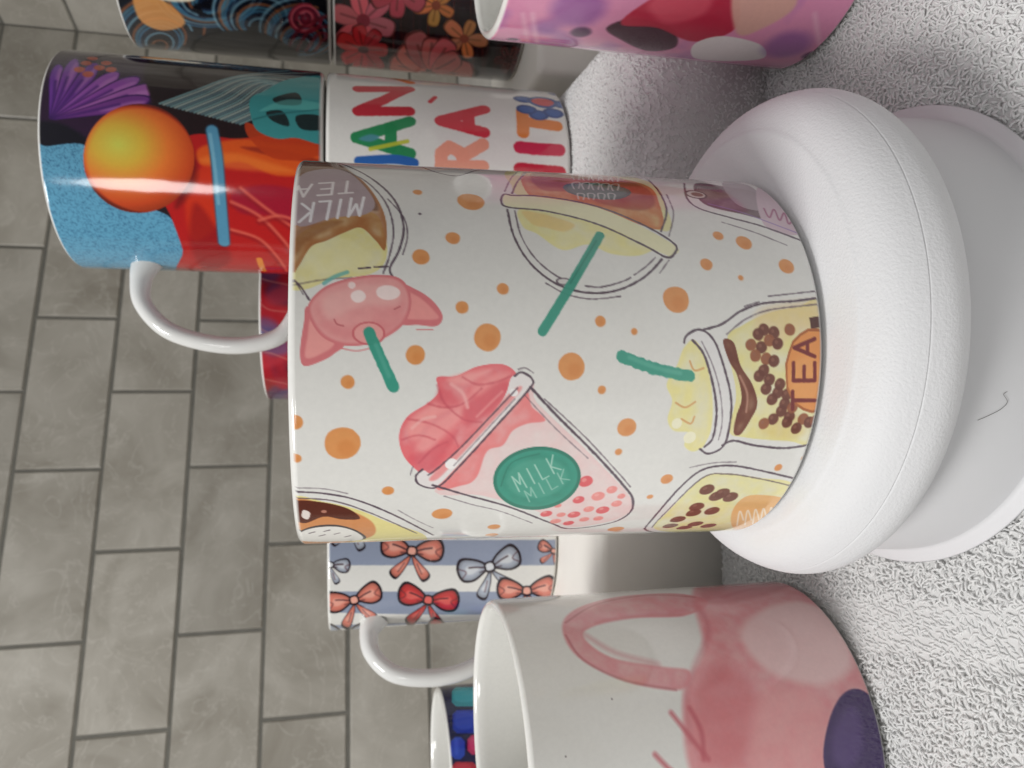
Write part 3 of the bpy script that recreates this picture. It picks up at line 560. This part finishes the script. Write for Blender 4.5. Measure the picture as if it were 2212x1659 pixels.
hp = []
fr_ = foot[np.argsort(foot[:, 1])]
for x, y in [(2176,846),(2168,852),(2176,868),(2162,884),(2135,898),(2112,908)]:
    u = 829.5 - y; v = x - 1106; D = np.array([u, FPX * cp - v * sp, -FPX * sp - v * cp]); best = None
    for t_ in np.linspace(.00004, .00014, 4000):
        P = D * t_ + np.array([0, 0, CH]); r = math.hypot(P[0] - PX, P[1] - PY)
        if P[2] < .0248 and r <= np.interp(P[2], fr_[:, 1], fr_[:, 0]) + .0002: best = P; break
    if best is not None: hp.append(best)
if len(hp) > 2:
    h = sweep('hair_strand', hp, [.00004, .00004], [.00004, .00004], (0, 0, 1), HAIR, None, 6, 6)
    tag(h, 'single thin dark hair lying on the foot of the white pedestal', 'hair')

# ================= terry loops =================
def terry(P, Nn, w, hh, rad, lean, T=None):
    """little arched yarn loops standing on points P with normals Nn -> verts, quads"""
    n = len(P); K = 7; tt = np.linspace(-.15, np.pi + .15, K); ph = np.array([0, 1, 2, 3]) * np.pi / 2 + .5
    if T is None: T = rng.normal(0, 1, (n, 3))
    T = T - Nn * (T * Nn).sum(1)[:, None]; T /= np.linalg.norm(T, axis=1)[:, None]; B = np.cross(Nn, T)
    sh = (rng.normal(0, 1, n) * lean)[:, None] * T + (rng.normal(0, 1, n) * lean)[:, None] * B
    ct, st_ = np.cos(tt)[None, :, None], np.sin(tt)[None, :, None]
    C = P[:, None] + T[:, None] * ct * w[:, None, None] + Nn[:, None] * st_ * hh[:, None, None] + sh[:, None] * st_
    R = T[:, None] * ct + Nn[:, None] * st_
    V = np.stack([C + rad[:, None, None] * (math.cos(f) * B[:, None] + math.sin(f) * R) for f in ph], 2).astype(np.float32)
    Q = (grid_faces(K, 4)[None] + (np.arange(n) * K * 4)[:, None, None]).reshape(-1, 4)
    return V.reshape(-1, 3), Q

# ================= display boxes =================
def rbox(name, c, size, rot, mat, bev, label, cat='box', loops=False):
    bm = bmesh.new(); bmesh.ops.create_cube(bm, size=1)
    for v in bm.verts: v.co = (v.co.x * size[0], v.co.y * size[1], (v.co.z + .5) * size[2])
    eds = [e_ for e_ in bm.edges if max(v.co.z for v in e_.verts) > size[2] * .5]
    bmesh.ops.bevel(bm, geom=eds, offset=bev, segments=8, profile=.5, affect='EDGES')
    if loops:                       # terry pile over the visible sides, rounded the same way as the block
        g = 1.25e-3; hx, hy, hz = size[0] / 2, size[1] / 2, size[2]; A = []
        gx, gy = np.meshgrid(np.arange(-hx, hx, g), np.arange(-hy, .03, g)); A.append(np.stack([gx.ravel(), gy.ravel(), np.full(gx.size, hz)], -1))
        gx, gz = np.meshgrid(np.arange(-hx, hx, g), np.arange(0, hz, g)); A.append(np.stack([gx.ravel(), np.full(gx.size, -hy), gz.ravel()], -1))
        gy, gz = np.meshgrid(np.arange(-hy, hy, g), np.arange(0, hz, g)); A.append(np.stack([np.full(gy.size, hx), gy.ravel(), gz.ravel()], -1))
        P = np.concatenate(A); P = P + rng.normal(0, g * .3, P.shape)
        core = np.stack([np.clip(P[:, 0], -hx + bev, hx - bev), np.clip(P[:, 1], -hy + bev, hy - bev), np.clip(P[:, 2], 0, hz - bev)], -1)
        D = P - core; L = np.linalg.norm(D, axis=1)[:, None] + 1e-9; Nn = D / L; P = core + Nn * (bev - .0006); n = len(P)
        V, Q = terry(P, Nn, (.5 + .45 * rng.random(n)) * 1e-3, (.4 + .6 * rng.random(n)) * 1e-3, (.24 + .09 * rng.random(n)) * 1e-3, .4e-3)
    me = bpy.data.meshes.new(name); bm.to_mesh(me); bm.free()
    if loops:
        bv = [tuple(v.co) for v in me.vertices]; bf = [list(p.vertices) for p in me.polygons]; o0 = len(bv)
        me2 = bpy.data.meshes.new(name); me2.from_pydata(bv + [tuple(x) for x in V.tolist()], [], bf + (Q + o0).tolist()); me2.update(); me = me2
    me.polygons.foreach_set('use_smooth', np.ones(len(me.polygons), bool))
    o = link(name, me, mat); o.location = c; o.rotation_euler = (0, 0, rot); tag(o, label, cat); return o
rbox('folded_towel', (.062, .297, -.002), (.134, .148, ZR + .0018), math.radians(-3), TOWEL, .015, 'soft white folded towel block under the lettered mug', 'towel', loops=True)
rbox('display_box', (-.063, .342, -.001), (.108, .184, ZR + .001), 0, CREAM, .004, 'cream box under the bow print mug')
rbox('display_box', (.212, .400, -.001), (.130, .120, ZR), 0, CREAM, .004, 'cream box under the two stacked dark mugs')
rbox('display_box', (.042, .4300, -.001), (.092, .10, ZR + .001), 0, CREAM, .004, 'cream box under the red marbled mug')

# ================= towel =================
def towel_h(X, Y):
    return -.0013 + .0030 * (noise(X * 22, Y * 22, 1, 2) - .5) + .012 * np.clip((X - .16) / .12, 0, 1)**2
gx = np.linspace(-.30, .34, 420); gy = np.linspace(-.06, .50, 360); X, Y = np.meshgrid(gx, gy)
Zt = towel_h(X, Y) + .0003 * (noise(X * 600, Y * 600, 2, 2) - .5)
Vt = np.stack([X, Y, Zt], -1).reshape(-1, 3); Qt = grid_faces(len(gy), len(gx), False)
sx = 1.2e-3; lx, ly = np.meshgrid(np.arange(-.17, .25, sx), np.arange(.065, .27, sx)); lx = lx.ravel() + rng.normal(0, sx * .3, lx.size); ly = ly.ravel() + rng.normal(0, sx * .3, ly.size)
keep = np.hypot(lx - PX, ly - PY) > .0525
for c in [(-.1027,.2024),(.1375,.195)]: keep &= np.hypot(lx - c[0], ly - c[1]) > .039
keep &= ~((ly > .250) & (lx > -.115) & (lx < .125)) & ~((ly > .226) & (lx > -.005) & (lx < .125))
lx, ly = lx[keep], ly[keep]; n = len(lx)
q = lx + .25 * (ly - .15); band = ((q > -.066) & (q < -.052))      # flatter woven hem band
lx = np.where(band, np.round(lx / .0011) * .0011 + rng.normal(0, .00016, n), lx)
ang = rng.random(n) * 2 * np.pi; ang = np.where(band, math.pi / 2 - .15 + rng.normal(0, .6, n), ang)
V, Q = terry(np.stack([lx, ly, towel_h(lx, ly)], -1), np.tile(np.array([0., 0., 1.]), (n, 1)), (.5 + .45 * rng.random(n)) * 1e-3,
             np.where(band, .25e-3, (.4 + .6 * rng.random(n)) * 1e-3), (.25 + .09 * rng.random(n)) * 1e-3, np.where(band, .05e-3, .4e-3), np.stack([np.cos(ang), np.sin(ang), 0 * ang], -1))
o = link('towel', mesh_np('towel', np.vstack([Vt, V]), np.vstack([Qt, Q + len(Vt)])), TOWEL)
tag(o, 'white looped terry towel spread out flat under the mugs and pedestal', 'towel')

# ================= counter and tiled walls =================
bm = bmesh.new(); bmesh.ops.create_grid(bm, x_segments=1, y_segments=1, size=1)
me = bpy.data.meshes.new('countertop'); bm.to_mesh(me); bm.free()
o = link('countertop', me, COUNTER); o.scale = (1.5, 1.2, 1); o.location = (0, .3, -.008); tag(o, kind='structure')
YAW = math.atan(.344); O = np.array([0, .833, 0]); dA = np.array([math.cos(YAW), math.sin(YAW), 0]); dB = np.array([math.sin(YAW), -math.cos(YAW), 0])
def wall(name, org, d, nrm, s0, s1, ph0):
    V, Q, MI, T = [], [], [], []; g = .0016; bv = .0011; tk = .0014; PW, PH = .162, .079
    def quad(ps, mi, tint):
        i = len(V); V.extend(ps); Q.append([i, i + 1, i + 2, i + 3]); MI.append(mi); T.extend([tint] * 4)
    P = lambda s, z, h: org + d * s + np.array([0, 0, z]) + nrm * h
    quad([P(s0, -.008, 0), P(s1, -.008, 0), P(s1, 1.1, 0), P(s0, 1.1, 0)], 1, (.5, .5, .5))
    for k in range(-2, 12):
        z0, z1 = max(-.008, .134 + .079 * k), .134 + .079 * (k + 1)
        if z1 <= 0: continue
        off = ph0 + (PW / 2 if k % 2 else 0); j = math.floor((s0 - off) / PW)
        while off + j * PW < s1:
            a, b = max(s0, off + j * PW), min(s1, off + (j + 1) * PW); j += 1
            if b - a < .006: continue
            g1, g2, g3, g4 = g + rng.normal(0, .00022, 4)
            a += g1; b -= g2; y0, y1 = z0 + g3, z1 - g4; t_ = tuple(rng.random(3)); h = tk + rng.normal(0, .00015)
            A = [P(a, y0, 0), P(b, y0, 0), P(b, y1, 0), P(a, y1, 0)]; B = [P(a + bv, y0 + bv, h), P(b - bv, y0 + bv, h), P(b - bv, y1 - bv, h), P(a + bv, y1 - bv, h)]
            quad(B, 0, t_)
            for i in range(4): quad([A[i], A[(i + 1) % 4], B[(i + 1) % 4], B[i]], 0, t_)
    me = mesh_np(name, V, Q, False); me.materials.append(TILE); me.materials.append(GROUT)
    me.polygons.foreach_set('material_index', np.array(MI, dtype=np.int32)); set_col(me, np.array(T))
    o = bpy.data.objects.new(name, me); COL.objects.link(o); tag(o, kind='structure')
SCN = .447
wall('wall_back', O, dA, np.array([math.sin(YAW), -math.cos(YAW), 0]), -1.1, SCN, -.332)
wall('wall_right', O + dA * SCN, dB, -dA, 0, .9, .05)

# ================= light =================
w = bpy.data.worlds.new('World'); SC.world = w; w.use_nodes = True; nt = w.node_tree; bg = nt.nodes['Background']
tc = N(nt, 'ShaderNodeTexCoord'); sx_ = N(nt, 'ShaderNodeSeparateXYZ'); nt.links.new(tc.outputs['Generated'], sx_.inputs[0])
cr = N(nt, 'ShaderNodeValToRGB'); e = cr.color_ramp.elements; e[0].position = .35; e[0].color = (.05, .048, .046, 1); e[1].position = 1; e[1].color = (.80, .80, .81, 1); x = e.new(.6); x.color = (.15, .149, .147, 1)
mr = N(nt, 'ShaderNodeMapRange'); mr.inputs['From Min'].default_value = -1; nt.links.new(sx_.outputs['Z'], mr.inputs['Value']); nt.links.new(mr.outputs[0], cr.inputs['Fac']); nt.links.new(cr.outputs['Color'], bg.inputs['Color']); bg.inputs['Strength'].default_value = .78
from mathutils import Vector, Matrix
def area(loc, tgt, sx, sy, P, col, shape='RECTANGLE'):
    L = bpy.data.lights.new('lamp', 'AREA'); L.shape = shape; L.size = sx; L.size_y = sy; L.energy = P; L.color = col
    o = bpy.data.objects.new('lamp', L); COL.objects.link(o); o.location = loc
    o.rotation_euler = (Vector(tgt) - Vector(loc)).to_track_quat('-Z', 'Y').to_euler()
area((-.50, -.12, .95), (0, .20, 0), .30, .30, 7.6, (1, .992, .975))
area((-.78, -.95, .55), (.05, .3, .12), .34, .30, 2.3, (1, .995, .98), 'ELLIPSE')

# ================= camera =================
cam = bpy.data.cameras.new('Camera'); co = bpy.data.objects.new('Camera', cam); COL.objects.link(co)
cam.sensor_width = 36; cam.lens = 36 * FPX / 2212; cam.clip_start = .005; cam.clip_end = 50
D_ = Vector((0, -sp, -cp)); R_ = Vector((1, 0, 0)); F_ = Vector((0, cp, -sp))
M = Matrix.Identity(4)
for i in range(3): M[i][0] = D_[i]; M[i][1] = R_[i]; M[i][2] = -F_[i]
M[2][3] = CH; co.matrix_world = M
cam.dof.use_dof = True; cam.dof.focus_distance = .14; cam.dof.aperture_fstop = 36
SC.camera = co
SC.view_settings.view_transform = 'Standard'; SC.view_settings.look = 'None'; SC.view_settings.exposure = 0
